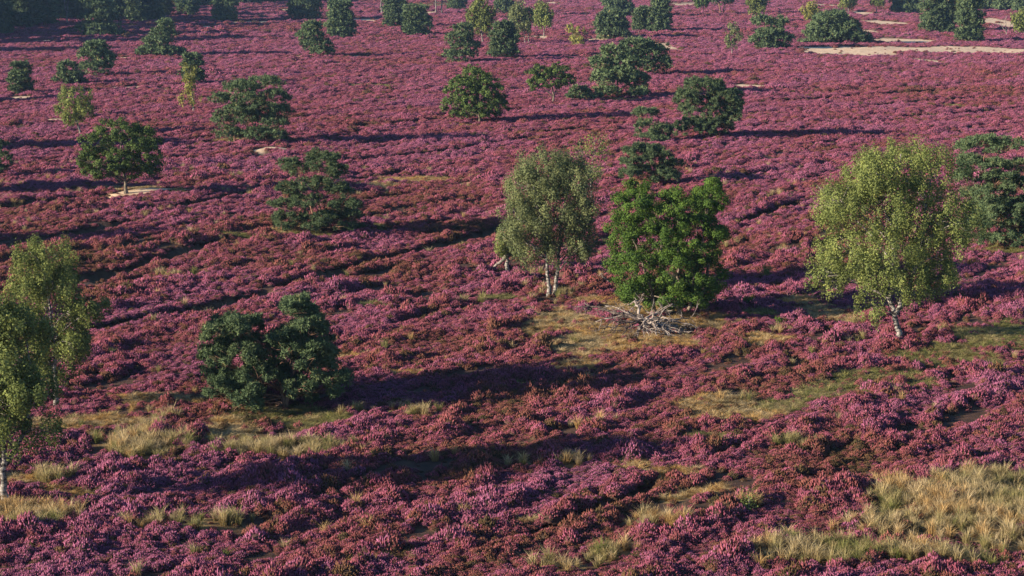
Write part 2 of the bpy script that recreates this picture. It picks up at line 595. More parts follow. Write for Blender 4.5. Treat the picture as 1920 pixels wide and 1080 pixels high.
# ------------------------------------------------------------------ heather and grass
def heather_clump(seed):
    r = np.random.RandomState(seed)
    V, Fc, fl, sh = [], [], [], []
    # a dark woody cushion under the shoots
    ns, nv = 9, 0
    rings = [(0.40, 0.0), (0.40, 0.10), (0.30, 0.22), (0.15, 0.29)]
    for rad, z in rings:
        for j in range(ns):
            a = j * 2 * math.pi / ns
            q = rad * r.uniform(0.8, 1.15)
            V.append((q * math.cos(a), q * math.sin(a), z + r.uniform(-.02, .03)))
    for k in range(len(rings) - 1):
        for j in range(ns):
            a, b = k * ns + j, k * ns + (j + 1) % ns
            Fc += [(a, b, b + ns), (a, b + ns, a + ns)]
    V.append((0, 0, 0.31)); top = len(V) - 1
    for j in range(ns):
        Fc.append(((len(rings) - 1) * ns + j, (len(rings) - 1) * ns + (j + 1) % ns, top))
    fl += [0.12] * len(Fc); sh += list(r.uniform(0, 0.5, len(Fc)))
    lean = r.uniform(-0.25, 0.25, 2)
    heads = [(r.uniform(0, 0.3), r.uniform(0, 6.28), r.uniform(0.8, 1.2)) for _ in range(5)]
    for k in range(85):
        u = math.sqrt(r.uniform(0, 1))
        a = r.uniform(0, 2 * math.pi)
        rad = 0.47 * u
        x, y = rad * math.cos(a), rad * math.sin(a)
        top_h = 0.34 * math.sqrt(max(0.0, 1 - (u * 0.93) ** 2))
        for hr, ha, hg in heads:
            top_h += 0.05 * hg * math.exp(-((x - hr * math.cos(ha)) ** 2 + (y - hr * math.sin(ha)) ** 2) / 0.012)
        z = top_h * r.uniform(0.72, 1.02) + 0.01
        d = np.array([x * 1.5 + lean[0] + r.uniform(-.4, .4), y * 1.5 + lean[1] + r.uniform(-.4, .4), 0.75])
        d /= np.linalg.norm(d)
        L, w = r.uniform(0.09, 0.16), r.uniform(0.026, 0.042)
        p = np.array([x, y, z])
        e1 = np.cross(d, [0.3, 0.5, 0.8]); e1 /= np.linalg.norm(e1)
        e2 = np.cross(d, e1)
        n0 = len(V)
        for j in range(3):
            q = j * 2.094 + k
            V.append(p + w * (math.cos(q) * e1 + math.sin(q) * e2) + d * L * 0.25)
        V.append(p + d * L)
        V.append(p - d * L * 0.25)
        f = 1.0 if r.uniform() < 0.8 else r.uniform(0.1, 0.5)
        s_ = r.uniform(0, 1)
        for j in range(3):
            Fc.append((n0 + j, n0 + (j + 1) % 3, n0 + 3)); fl.append(f); sh.append(s_)
            Fc.append((n0 + (j + 1) % 3, n0 + j, n0 + 4)); fl.append(f * 0.45); sh.append(s_ * 0.7)
    me = mesh_np('heather_plant', V, Fc, 3, {'flower': ('FACE', fl), 'shade': ('FACE', sh)})
    me.materials.append(M['heather'])
    return me


def grass_tuft(seed, blades=70, spread=0.30, hgt=0.75):
    r = np.random.RandomState(seed)
    V, Fc, up, sh = [], [], [], []
    for k in range(blades):
        a = r.uniform(0, 6.283)
        d = np.array([math.cos(a), math.sin(a), 0])
        p0 = d * r.uniform(0, 0.10) + np.array([*r.uniform(-.05, .05, 2), -0.02])
        h = hgt * r.uniform(0.45, 1.1)
        out = spread * r.uniform(0.15, 1.5)
        p1 = p0 + d * out * 0.3 + np.array([0, 0, h * 0.62])
        p2 = p0 + d * out * 1.15 + np.array([0, 0, h * r.uniform(0.8, 1.05)])
        w = r.uniform(0.006, 0.013)
        s = np.array([-d[1], d[0], 0]) * w
        if r.uniform() < 0.5:
            s = s * 0.4 + d * w * 0.7
        n0 = len(V)
        V += [p0 - s, p0 + s, p1 - s * 0.9, p1 + s * 0.9, p2]
        Fc += [(n0, n0 + 1, n0 + 3), (n0, n0 + 3, n0 + 2), (n0 + 2, n0 + 3, n0 + 4)]
        q = r.uniform(0, 1)
        up += [0.05, 0.5, 1.0]
        sh += [q, q, q]
    me = mesh_np('grass_plant', V, Fc, 3, {'up': ('FACE', up), 'shade': ('FACE', sh)})
    me.materials.append(M['grass'])
    return me


def wedge(y0, y1, dens, r):
    """Random ground points over the strip in view, a little wider than the frame."""
    k = 0.26 * 1.16
    area = k * (y1 * y1 - y0 * y0) + 12 * (y1 - y0)
    n = int(area * dens)
    y = np.sqrt(r.uniform(y0 * y0, y1 * y1, n))
    return r.uniform(-1, 1, n) * (y * k + 6), y


def plant_heather():
    r = np.random.RandomState(99)
    xs, ys, gs = [], [], []
    for y0, y1, dens, g in ((60, 120, 20.0, 0.46), (120, 185, 13.0, 0.52), (185, 300, 6.2, 0.72), (300, 480, 2.6, 0.98), (480, 900, 0.62, 1.7)):
        x, y = wedge(y0, y1, dens, r)
        xs.append(x); ys.append(y); gs.append(np.full(len(x), g))
    x, y, g = np.concatenate(xs), np.concatenate(ys), np.concatenate(gs)
    s, d, m, t, ru = masks(x, y)
    a, c = along(x, y)
    near = 1 - sstep(110, 260, y)
    gap = fbm(a * 0.22, c * 0.62, 601, 3)
    cover = 1 - np.maximum.reduce([s * 0.985, d * 0.91, m * 0.86, 0.88 * sstep(0.15, 0.75, t), sstep(0.12, 0.45, ru)])
    cover *= 1 - 0.9 * sstep(0.62, 0.70, gap) * (0.75 + 0.25 * near)
    fade = fbm(x * 0.035, y * 0.02, 611, 3)
    keep = r.uniform(0, 1, len(x)) < cover
    x, y, g, gap, fade, near, a, c = (v[keep] for v in (x, y, g, gap, fade, near, a, c))
    edge = cover[keep]
    big = fbm(a * 0.35, c * 0.7, 621, 2)
    # tone: 0 withered and green-brown, 0.4 red-brown, 1 fresh pink
    tone = 0.78 + (fbm(a * 0.10, c * 0.22, 631, 3) - 0.5) * (0.65 + 0.45 * near) + (fade - 0.5) * 0.5 - 0.13 * near
    tone += r.normal(0, 0.11 + 0.05 * near, len(x))
    tone -= 0.35 * (1 - edge)
    odd = r.uniform(0, 1, len(x)) < 0.06 + 0.02 * near
    tone[odd] = r.uniform(0.0, 0.25, odd.sum())
    sz = g * (0.50 + 0.95 * big) * np.exp(r.normal(0, 0.24, len(x)))
    sz *= 0.72 + 0.28 * edge
    zz = sz / g ** 0.40 * r.uniform(0.85, 1.2, len(x)) * (0.85 + 0.5 * (big - 0.5) * 2 * near)
    P = np.stack([x, y, height(x, y) - 0.03], 1)
    scl = np.stack([sz, sz, zz], 1)
    rot = np.stack([r.normal(0, 0.10, len(x)), r.normal(0, 0.10, len(x)), r.uniform(0, 6.283, len(x))], 1)
    src = [heather_clump(1000 + k) for k in range(9)]
    scatter('heather', src, P, np.clip(tone, 0, 1), rot, scl, r.randint(0, 9, len(x)),
            'carpet of blooming pink and purple heather over the whole heath', 'heather')


def plant_grass():
    r = np.random.RandomState(55)
    # tall pale tussocks
    x, y = wedge(60, 200, 17.0, r)
    s, d, m, t, ru = masks(x, y)
    stray = sstep(0.74, 0.80, fbm(x * 0.25, y * 0.2, 701, 3)) * 0.08 + 0.002
    keep = r.uniform(0, 1, len(x)) < np.maximum(t * (0.35 + 0.65 * sstep(0.35, 0.6, fbm(x * 0.5, y * 0.5, 703))), stray)
    x, y, t = x[keep], y[keep], t[keep]
    n = len(x)
    P = np.stack([x, y, height(x, y)], 1)
    tone = np.clip(0.66 + (fbm(x * 0.4, y * 0.3, 705) - 0.5) * 1.7 + r.normal(0, 0.20, n), 0, 0.9)
    sz = r.uniform(0.55, 1.15, n)
    scl = np.stack([sz, sz, sz * r.uniform(0.7, 1.05, n)], 1)
    rot = np.stack([r.normal(0, 0.08, n), r.normal(0.10, 0.08, n), r.uniform(0, 6.283, n)], 1)
    src = [grass_tuft(2000 + k) for k in range(6)]
    scatter('tall_grass', src, P, tone, rot, scl, r.randint(0, 6, n), 'pale straw coloured tussock grass standing between the heather', 'grass')
    # short turf in the clearings
    x, y = wedge(60, 330, 26.0, r)
    s, d, m, t, ru = masks(x, y)
    keep = r.uniform(0, 1, len(x)) < np.maximum(d, m) * (0.9 - 0.55 * sstep(150, 260, y)) * (1 - s)
    x, y, d, m = x[keep], y[keep], d[keep], m[keep]
    n = len(x)
    P = np.stack([x, y, height(x, y)], 1)
    tone = np.clip(np.where(d > m, 0.82, 0.12) + r.normal(0, 0.17, n) + (fbm(x * 0.3, y * 0.3, 709) - 0.5) * 0.6, 0, 1)
    sz = r.uniform(0.35, 0.8, n)
    scl = np.stack([sz * 1.2, sz * 1.2, sz * r.uniform(0.35, 0.85, n)], 1)
    rot = np.stack([r.normal(0, 0.1, n), r.normal(0, 0.1, n), r.uniform(0, 6.283, n)], 1)
    src = [grass_tuft(2100 + k, 60, 0.42, 0.5) for k in range(5)]
    scatter('short_grass', src, P, tone, rot, scl, r.randint(0, 5, n), 'short dry ochre and mossy green turf in the clearings', 'grass')


plant_heather()
plant_grass()

# ------------------------------------------------------------------ trees
STYLE = {  # clump radius, clumps per square metre of lobe skin, vertical squash of a clump, leafiness
    'birch': dict(rc=0.34, dens=2.7, zs=1.55, fill=1.25, bark='birch_bark', leaf='birch'),
    'yellow': dict(rc=0.42, dens=1.7, zs=1.2, fill=1.05, bark='birch_bark', leaf='yellow'),
    'grey_birch': dict(rc=0.34, dens=2.7, zs=1.55, fill=1.25, bark='birch_bark', leaf='grey_birch'),
    'oak': dict(rc=0.36, dens=2.6, zs=0.8, fill=1.25, bark='oak_bark', leaf='oak'),
    'dark_oak': dict(rc=0.36, dens=2.6, zs=0.8, fill=1.25, bark='oak_bark', leaf='dark_oak'),
    'pine': dict(rc=0.30, dens=3.4, zs=0.65, fill=1.02, bark='pine_bark', leaf='pine'),
}


def spread_depth(lobes, r, low=False):
    """Turn an outline of lobes (x, z, rx, rz) into a crown with depth."""
    x0 = min(l[0] - l[2] for l in lobes)
    x1 = max(l[0] + l[2] for l in lobes)
    xm, hw = 0.5 * (x0 + x1), 0.5 * (x1 - x0)
    out = []
    ztop = max(l[1] + l[3] for l in lobes)
    for cx, cz, rx, rz in lobes:
        q = min(1.0, abs(cx - xm) / hw)
        D = max(rx, hw * 0.9 * math.sqrt(1 - q * q))
        if cz < 0.36 * ztop and not low:
            D = rx
        n = max(1, int(math.ceil((D - rx * 0.35) / (rx * 0.95))))
        ys = [0.0] if n == 1 else list(np.linspace(-(D - rx), D - rx, n))
        for k, yy in enumerate(ys):
            e = abs(yy) / max(D, 0.01)
            g = 1.0 - 0.22 * e
            # a lobe nearer the camera shows lower in the picture, so keep it inside the drawn outline
            out.append((cx + (r.uniform(-.15, .15) * rx if n > 1 else 0), yy + r.uniform(-.15, .15) * rx * (n > 1),
                        cz - yy * 0.15 + (r.uniform(-.12, .06) * rz if n > 1 else 0), rx * g, rx * g, rz * g))
    return out


def foliage(lobes, st, leaf, r, thin=1.0):
    """Leaf faces (quads) or needle tufts (triangles) spread through the lobes."""
    P, Nn, T = [], [], []
    needles = st['leaf'] == 'pine'
    gapt = -1.1 if needles else -1.35
    rc0 = st['rc']
    for cx, cy, cz, rx, ry, rz in lobes:
        A = 4 * math.pi * (((rx * ry) ** 1.6 + (rx * rz) ** 1.6 + (ry * rz) ** 1.6) / 3) ** (1 / 1.6)
        rc = min(rc0, 0.55 * min(rx, max(rz, 0.25)) + 0.08)
        nc = max(5, int(A * st['dens'] * 0.42 * (rc0 / rc) ** 1.2))
        d = unit(r.normal(0, 1, (nc, 3)))
        if needles:
            flip = (d[:, 2] < -0.15) & (r.uniform(0, 1, nc) < 0.6)
            d[flip, 2] *= -1
        rad = 0.50 + 0.52 * r.uniform(0, 1, nc) ** 0.55
        rad[r.uniform(0, 1, nc) < 0.10] *= 1.14
        C = np.array([cx, cy, cz]) + d * np.array([rx, ry, rz]) * rad[:, None]
        gapn = np.sin(C[:, 0] * 2.1 + 1.3) * np.sin(C[:, 2] * 2.4 + C[:, 1]) + np.sin(C[:, 1] * 1.9 - C[:, 2] * 1.1) * 0.6
        C = C[gapn > gapt + r.uniform(-.2, .2, nc)]
        d = unit((C - np.array([cx, cy, cz])) / np.array([rx, ry, rz]))
        nc = len(C)
        ct = r.uniform(0, 1, nc)
        rcs = rc * r.uniform(0.55, 1.35, nc)
        per = np.maximum(3, (st['fill'] * thin * 2.6 * rcs ** 2 * 3.14 / (leaf * leaf * (0.9 if not needles else 0.95)))).astype(int)
        idx = np.repeat(np.arange(nc), per)
        n = len(idx)
        o = unit(r.normal(0, 1, (n, 3)))
        rr = r.uniform(0, 1, n) ** 0.45
        rr *= 1 + 0.28 * (r.uniform(0, 1, n) < 0.08)
        off = o * (rr * rcs[idx])[:, None] * np.array([1, 1, st['zs']])
        if st['leaf'] in ('birch', 'yellow', 'grey_birch'):
            off[:, 2] -= 0.35 * rcs[idx] * r.uniform(0, 1, n) ** 2 * 2
        ln = unit(d[idx] / np.array([rx, ry, rz]))
        P.append(C[idx] + off)
        Nn.append(unit(0.60 * o + 0.50 * ln + r.normal(0, 0.42, (n, 3)) + np.array([0, 0, 0.15])))
        T.append(np.clip(0.18 + 0.42 * ct[idx] + r.normal(0, 0.16, n), 0, 1))
    P, Nn, T = np.concatenate(P), np.concatenate(Nn), np.concatenate(T)
    n = len(P)
    if not needles:
        t = unit(np.cross(Nn, unit(r.normal(0, 1, (n, 3)))))
        b = np.cross(Nn, t)
        s = leaf * r.uniform(0.7, 1.3, n)[:, None]
        bend = Nn * s * 0.16
        V = np.stack([P - t * s * 0.62, P - b * s * 0.40 + bend, P + t * s * 0.62, P + b * s * 0.40 + bend], 1).reshape(-1, 3)
        return V, np.arange(4 * n).reshape(-1, 4), 4, T
    # needle tufts: four broad spikes that fan out of one twig tip
    k, hw = (8, 0.135) if leaf < 0.33 else (5, 0.19)
    D = unit(np.repeat(Nn, k, 0) * 0.45 + r.normal(0, 0.62, (n * k, 3)) + np.array([0, 0, 0.22]))
    Pk = np.repeat(P, k, 0)
    w = unit(np.cross(D, unit(np.repeat(Nn, k, 0) + r.normal(0, 0.35, (n * k, 3)))))
    L = leaf * r.uniform(0.8, 1.5, n * k)[:, None]
    V = np.stack([Pk - w * L * hw, Pk + w * L * hw, Pk + D * L], 1).reshape(-1, 3)
    return V, np.arange(3 * n * k).reshape(-1, 3), 3, np.clip(np.repeat(T, k) + r.normal(0, 0.06, n * k), 0, 1)


TREE_SEED = [0]
NAMES = {'birch': 'birch_tree', 'grey_birch': 'birch_tree', 'yellow': 'birch_tree', 'oak': 'oak_tree', 'dark_oak': 'oak_tree', 'pine': 'pine_tree'}
NTRI = [0]


def tree(kind, base, lobes_px, label, stems=None, group=None, thin=1.0, girth=1.0, twigs=True, coarse=1.0, bark=None):
    """BASE: pixel of the trunk's foot; LOBES: (cx, cy, rx, ry) in photograph pixels; STEMS: pixel paths of the trunks."""
    TREE_SEED[0] += 1
    r = np.random.RandomState(4000 + TREE_SEED[0] * 13)
    st = STYLE[kind]
    bx, by = base
    X, Y, Z = at(bx, by)
    dist = Y * CP + (H - Z) * SP
    s = F / dist
    loc = lambda px, py: ((px - bx) / s, (by - py) / s / CP)
    lob = [(*loc(cx, cy), rx / s, ry / s) for cx, cy, rx, ry in lobes_px]
    L3 = spread_depth(lob, r, kind in ('pine', 'oak'))
    root = bpy.data.objects.new(NAMES[kind], None)
    COL.objects.link(root)
    root.location = (X, Y, Z)
    root.empty_display_size = 0.5
    tag(root, label, 'tree', group)
    # leaf faces follow the size a leaf spray shows at this distance
    leaf = max(0.088 if kind != 'pine' else 0.15, (1.4 if kind != 'pine' else 2.0 if s > 14 else 2.5) / (s * 0.533))
    leaf = min(leaf, 0.36 if kind != 'pine' else 0.58)
    leaf *= coarse
    top = max(l[1] + l[3] for l in lob)
    R0 = (0.018 + 0.0165 * top) * girth
    stems = stems or [[(bx, by), (0.5 * (bx + lobes_px[0][0]) + r.uniform(-2, 2), by - (top * 0.45) * s), (lobes_px[0][0], by - top * 0.88 * s)]]
    paths = []
    for q, stpx in enumerate(stems):
        w = Wood()
        pts = [loc(*p) for p in stpx]
        yy0 = 0.0 if q == 0 else r.uniform(-.5, .5)
        C = [np.array([p[0], yy0 + (r.uniform(-.12, .12) * k if len(stems) == 1 else 0.15 * k * (1 if q % 2 else -1)), p[1]]) for k, p in enumerate(pts)]
        if C[0][2] < 0.3:
            C[0][2] = -0.35
        D = []
        for a, b in zip(C[:-1], C[1:]):
            for t in np.linspace(0, 1, 6)[:-1]:
                D.append(a + (b - a) * t)
        D.append(C[-1])
        D = np.array(D)
        for _ in range(2):
            D[1:-1] = 0.5 * D[1:-1] + 0.25 * (D[:-2] + D[2:])
        D[1:-1, :2] += r.normal(0, R0 * 0.22, (len(D) - 2, 2))
        zr = np.clip(D[:, 2] / max(top, 0.1), 0, 1)
        rad = R0 * (1.0 if len(stems) == 1 else 0.68) * (1 - 0.86 * zr ** 0.85) * (1 + 0.5 * np.exp(-np.maximum(D[:, 2], 0) / 0.25))
        w.tube(D, rad, 8 if s > 12 else 6)
        paths.append((w, D, rad))
    # limbs reach from the nearest trunk into every lobe
    for cx, cy, cz, rx, ry, rz in L3:
        best = None
        for w, D, rad in paths:
            for k in range(1, len(D) - 1):
                if D[k][2] > cz - 0.1 * rz or D[k][2] < 0.10 * top:
                    continue
                dd = np.linalg.norm(D[k] - np.array([cx, cy, cz - 0.55 * abs(cx - D[k][0]) - 0.35 * abs(cy - D[k][1]) - 0.3 * rz]))
                if best is None or dd < best[0]:
                    best = (dd, w, D[k], rad[k])
        if best is None:
            w, D, rad = paths[0]
            best = (0, w, D[2], rad[2])
        _, w, p0, r0 = best
        p1 = np.array([cx, cy, cz])
        mid = p0 * 0.45 + p1 * 0.55 + np.array([0, 0, (0.10 if kind in ('oak', 'dark_oak') else 0.16 if kind != 'pine' else -0.05) * np.linalg.norm(p1 - p0)]) + r.normal(0, 0.08, 3) * np.linalg.norm(p1 - p0)
        la = min(r0 * 0.55, 0.010 + (0.020 if kind in ('birch', 'yellow', 'grey_birch') else 0.032) * np.linalg.norm(p1 - p0) * girth)
        cv = curve(p0, mid, p1, 7)
        w.tube(cv, np.linspace(la, la * 0.35, 7), 5 if s > 12 else 4)
        if twigs and s > 9:
            for _ in range(11 if kind == 'pine' else 5):
                a = cv[r.randint(2 if kind == 'pine' else 3, 7)]
                e = p1 + unit(r.normal(0, 1, 3)) * np.array([rx, ry, rz]) * 0.85
                w.tube(curve(a, (a + e) / 2 + r.normal(0, 0.08, 3), e, 5), np.linspace(la * 0.36, la * 0.10 + 0.003, 5), 3 if s < 12 else 4)
    for w, D, rad in paths:
        w.build('trunk', M[bark or st['bark']], root)
    V, Fc, k, T = foliage(L3, st, leaf, r, thin)
    me = mesh_np('crown', V, Fc, k, {'tint': ('FACE', T)})
    NTRI[0] += len(Fc) * (k - 2)
    tag(link('crown', me, M[st['leaf']], root), kind='stuff')
    return root


def auto(kind, x0, x1, y0, y1, seed):
    """Lobes for a small tree that fills a pixel box (y0 top of crown, y1 bottom of crown)."""
    r = random.Random(seed)
    w, h, cx = x1 - x0, y1 - y0, 0.5 * (x0 + x1)
    out = []
    if kind == 'pine':
        n = max(3, int(h / max(w, 1) * 3.2 + 1.5))
        for k in range(n):
            t = (k + 0.5) / n
            half = 0.5 * w * (0.52 + 0.48 * math.sin(min(1, t * 1.25 + 0.12) * math.pi * 0.62))
            rz = h / n * 0.80
            y = y0 + h * t
            out.append((cx + r.uniform(-.06, .06) * w, y, half * 0.60, rz))
            out.append((cx - half * r.uniform(.45, .58), y + r.uniform(-.25, .3) * rz, half * 0.45, rz * 0.8))
            out.append((cx + half * r.uniform(.45, .58), y + r.uniform(-.25, .3) * rz, half * 0.45, rz * 0.8))
    else:
        out.append((cx + r.uniform(-.06, .06) * w, y0 + h * 0.26, w * 0.30, h * 0.26))
        out.append((cx - w * 0.24, y0 + h * r.uniform(.42, .50), w * 0.26, h * 0.26))
        out.append((cx + w * 0.24, y0 + h * r.uniform(.40, .50), w * 0.26, h * 0.26))
        out.append((cx + r.uniform(-.05, .05) * w, y0 + h * 0.58, w * 0.34, h * 0.28))
        out.append((cx - w * 0.15, y0 + h * 0.80, w * 0.22, h * 0.19))
        out.append((cx + w * 0.17, y0 + h * 0.77, w * 0.22, h * 0.20))
    return out


# --- the trees near the camera
tree('birch', (1687, 645), [(1665, 312, 72, 52), (1732, 325, 62, 58), (1612, 330, 40, 45), (1555, 378, 40, 44), (1640, 395, 78, 58), (1722, 412, 78, 66),
     (1782, 420, 46, 52), (1568, 465, 52, 52), (1655, 485, 78, 60), (1748, 490, 58, 56), (1600, 528, 46, 32), (1692, 532, 60, 38), (1752, 520, 38, 34),
     (1543, 508, 30, 28), (1632, 578, 32, 22), (1556, 540, 24, 20)],
     'tallest birch with broad drooping crown and leaning pale trunk, right foreground',
     stems=[[(1687, 645), (1678, 600), (1666, 560), (1668, 480), (1670, 380), (1672, 290)], [(1675, 588), (1686, 562), (1705, 530), (1725, 440), (1735, 340)]], girth=1.25, thin=0.7)
tree('grey_birch', (1036, 556), [(1030, 316, 58, 40), (1085, 335, 42, 42), (985, 350, 42, 45), (968, 405, 34, 46), (1040, 395, 64, 58), (1095, 400, 32, 48),
     (1000, 458, 46, 36), (1062, 458, 46, 38), (958, 440, 24, 28), (1092, 455, 26, 26)],
     'twin stemmed grey green birch left of the dense green oak',
     stems=[[(1030, 556), (1026, 500), (1020, 440), (1000, 350)], [(1041, 556), (1047, 500), (1050, 440), (1065, 340), (1060, 300)]], girth=1.1, thin=0.8)
tree('oak', (1262, 592), [(1195, 382, 42, 42), (1262, 392, 50, 46), (1320, 380, 36, 40), (1165, 435, 38, 36), (1230, 448, 58, 48), (1300, 455, 52, 48),
     (1338, 430, 24, 26), (1178, 500, 44, 40), (1250, 512, 55, 48), (1322, 512, 36, 46), (1192, 546, 34, 26), (1250, 556, 48, 22), (1312, 552, 34, 24), (1330, 352, 14, 14)],
     'dense bright green oak clump on several trunks behind the dead branches',
     stems=[[(1248, 597), (1246, 560), (1240, 500), (1235, 420)], [(1270, 588), (1272, 545), (1270, 480), (1268, 400)], [(1290, 580), (1295, 540), (1310, 470), (1320, 400)],
            [(1312, 580), (1318, 540), (1330, 480)], [(1228, 584), (1222, 545), (1195, 470)]], girth=1.15, thin=1.0)
tree('pine', (532, 765), [(560, 582, 42, 32), (588, 615, 28, 36), (420, 622, 36, 28), (458, 610, 32, 24), (405, 672, 26, 34), (450, 662, 50, 44), (545, 652, 52, 44), (602, 668, 30, 48),
     (428, 722, 38, 34), (470, 752, 34, 30), (575, 722, 36, 26), (625, 712, 26, 24), (452, 784, 26, 18), (500, 702, 40, 34)],
     'bushy dark pine with a notched top, alone in the left foreground',
     stems=[[(532, 765), (530, 720), (515, 660), (470, 620)], [(536, 765), (545, 715), (565, 660), (570, 590)]], girth=1.3, thin=1.35)
tree('birch', (10, 945), [(-12, 590, 66, 46), (40, 606, 58, 44), (-50, 655, 55, 55), (26, 676, 68, 52), (66, 718, 56, 40), (4, 755, 66, 48), (84, 806, 38, 28), (22, 812, 48, 32), (-50, 740, 55, 55), (-40, 820, 40, 30)],
     'birch cut by the left edge, its grey trunk foot in pale grass',
     stems=[[(10, 945), (10, 890), (15, 840), (5, 740), (0, 620)], [(14, 870), (40, 830), (62, 760), (60, 700)]], girth=1.35, thin=1.15)
tree('birch', (106, 762), [(92, 478, 52, 30), (66, 528, 46, 38), (122, 540, 52, 44), (160, 578, 40, 30), (58, 600, 50, 44), (110, 632, 46, 38), (152, 640, 20, 24), (195, 572, 18, 10), (105, 682, 42, 26), (68, 660, 38, 32)],
     'yellow green birch with thin white trunk just behind the left edge birch',
     stems=[[(106, 762), (107, 690), (105, 600), (95, 500)]], girth=0.75, thin=1.0)
tree('pine', (1862, 462), [(1838, 272, 50, 16), (1880, 275, 24, 10), (1805, 305, 22, 16), (1795, 335, 18, 18), (1845, 310, 30, 12), (1890, 350, 40, 18), (1830, 365, 30, 18),
     (1925, 385, 40, 20), (1868, 400, 44, 22), (1905, 425, 46, 22), (1825, 425, 36, 24), (1880, 448, 50, 12), (1940, 440, 40, 20), (1862, 335, 32, 14), (1848, 388, 36, 18), (1895, 385, 36, 18), (1895, 312, 22, 10)],
     'flat topped pine at the right edge behind the tallest birch',
     stems=[[(1855, 462), (1850, 400), (1832, 340), (1838, 285)], [(1870, 462), (1872, 400), (1855, 340), (1870, 285)], [(1885, 462), (1900, 400), (1895, 355)]], girth=1.0, thin=0.75)
tree('birch', (1108, 402), [(1110, 265, 26, 16), (1085, 282, 18, 14), (1128, 285, 14, 14), (1108, 320, 22, 22)],
     'thin half bare birch whose top shows behind the twin stemmed birch', stems=[[(1108, 402), (1108, 330), (1115, 262)], [(1100, 402), (1098, 320), (1085, 268)]], thin=0.28, girth=0.8)
tree('birch', (952, 513), [(950, 450, 24, 18), (968, 465, 18, 14), (938, 468, 12, 10)],
     'small stunted birch with broken stem left of the twin stemmed birch', stems=[[(954, 513), (949, 495), (953, 478), (955, 455)]], thin=0.8, girth=2.4, bark='birch_bark')
tree('pine', (1226, 347), [(1200, 284, 40, 12), (1232, 296, 30, 13), (1185, 305, 26, 11), (1262, 312, 22, 14), (1218, 322, 46, 13), (1180, 325, 22, 8), (1250, 330, 30, 10)],
     'low umbrella pine directly behind the green oak clump', stems=[[(1226, 347), (1222, 325), (1215, 290)], [(1230, 347), (1245, 320), (1255, 305)]])
tree('pine', (597, 436), [(603, 302, 38, 20), (552, 314, 24, 12), (634, 322, 16, 14), (545, 355, 26, 11), (592, 345, 36, 15), (640, 358, 26, 14), (532, 384, 26, 10), (585, 378, 38, 13), (645, 385, 34, 13),
     (545, 408, 36, 11), (610, 408, 34, 12), (662, 402, 22, 10), (535, 424, 22, 8), (650, 424, 30, 8), (590, 425, 24, 8)],
     'layered old pine with open reddish limbs, left of centre on yellowish turf',
     stems=[[(600, 436), (602, 400), (596, 350), (604, 300)], [(592, 436), (585, 390), (560, 330)]], girth=1.15, thin=0.85)
tree('dark_oak', (236, 363), [(230, 246, 42, 22), (190, 268, 30, 22), (272, 262, 34, 24), (168, 302, 22, 20), (222, 296, 48, 30), (282, 296, 32, 26), (192, 322, 30, 13), (262, 320, 42, 14), (165, 325, 18, 10)],
     'round crowned oak on a short trunk beside the sandy ridge, left', stems=[[(236, 363), (236, 338), (230, 300), (228, 250)]], girth=1.25)
tree('pine', (470, 268), [(452, 166, 40, 13), (505, 155, 30, 9), (420, 188, 22, 15), (518, 180, 28, 10), (470, 190, 34, 13), (528, 208, 20, 13), (420, 225, 22, 22), (465, 222, 28, 18), (512, 232, 32, 16), (432, 250, 28, 14), (480, 252, 34, 12), (520, 252, 26, 10), (448, 208, 26, 12), (498, 205, 26, 12)],
     'wide clump of tall pines grown together with bare reddish stems, upper left',
     stems=[[(440, 268), (440, 220), (435, 180)], [(462, 268), (464, 220), (458, 170)], [(500, 268), (504, 220), (506, 160)], [(520, 266), (524, 215), (520, 185)]], girth=0.9, thin=0.75)
tree('dark_oak', (900, 231), [(890, 142, 30, 18), (866, 168, 32, 24), (920, 166, 30, 24), (850, 196, 22, 18), (898, 192, 38, 22), (940, 192, 20, 20), (868, 212, 26, 9), (918, 212, 26, 9)],
     'full dark green oak with domed crown, upper centre', stems=[[(900, 231), (898, 212), (894, 180), (892, 150)]], girth=1.3)
tree('dark_oak', (1038, 194), [(1010, 136, 24, 14), (1050, 133, 26, 14), (1030, 152, 38, 13), (1000, 157, 14, 12), (1066, 150, 14, 13)],
     'small spreading oak with a clear pale trunk, right of the full dark oak', stems=[[(1038, 194), (1037, 172), (1032, 150), (1030, 130)]], girth=1.4)
tree('pine', (1158, 183), [(1152, 97, 28, 11), (1128, 120, 26, 13), (1172, 118, 34, 14), (1130, 148, 26, 17), (1190, 150, 30, 15), (1160, 138, 36, 15), (1140, 172, 28, 9), (1195, 172, 24, 9)],
     'layered pine with dark trunk in front of the broad slanting pine', stems=[[(1158, 183), (1157, 150), (1152, 105)]], girth=1.2)
tree('pine', (1218, 142), [(1196, 83, 32, 10), (1222, 98, 32, 17), (1190, 102, 28, 12), (1240, 120, 20, 14), (1200, 125, 34, 14)],
     'broad slanting pine behind the layered pine, upper right of centre')
tree('pine', (1086, 187), [(1085, 170, 20, 10), (1078, 180, 16, 6), (1104, 180, 14, 6), (1120, 182, 12, 5)],
     'low spreading pine bush at the foot of the small spreading oak')
tree('pine', (1330, 260), [(1320, 162, 40, 14), (1288, 188, 28, 24), (1352, 186, 38, 24), (1320, 208, 48, 26), (1368, 222, 20, 22), (1295, 236, 32, 20), (1345, 238, 36, 16), (1375, 200, 18, 16)],
     'dense rounded pine right of centre with leafy skirt near the ground', girth=1.1)
tree('pine', (1226, 266), [(1210, 211, 24, 8), (1212, 238, 26, 16), (1242, 245, 20, 13), (1225, 258, 38, 7)],
     'small bushy pine leaning against the dense rounded pine')
tree('pine', (-6, 332), [(-8, 278, 26, 15), (2, 300, 24, 15), (-14, 318, 32, 13)], 'dark pine half cut off by the left edge')
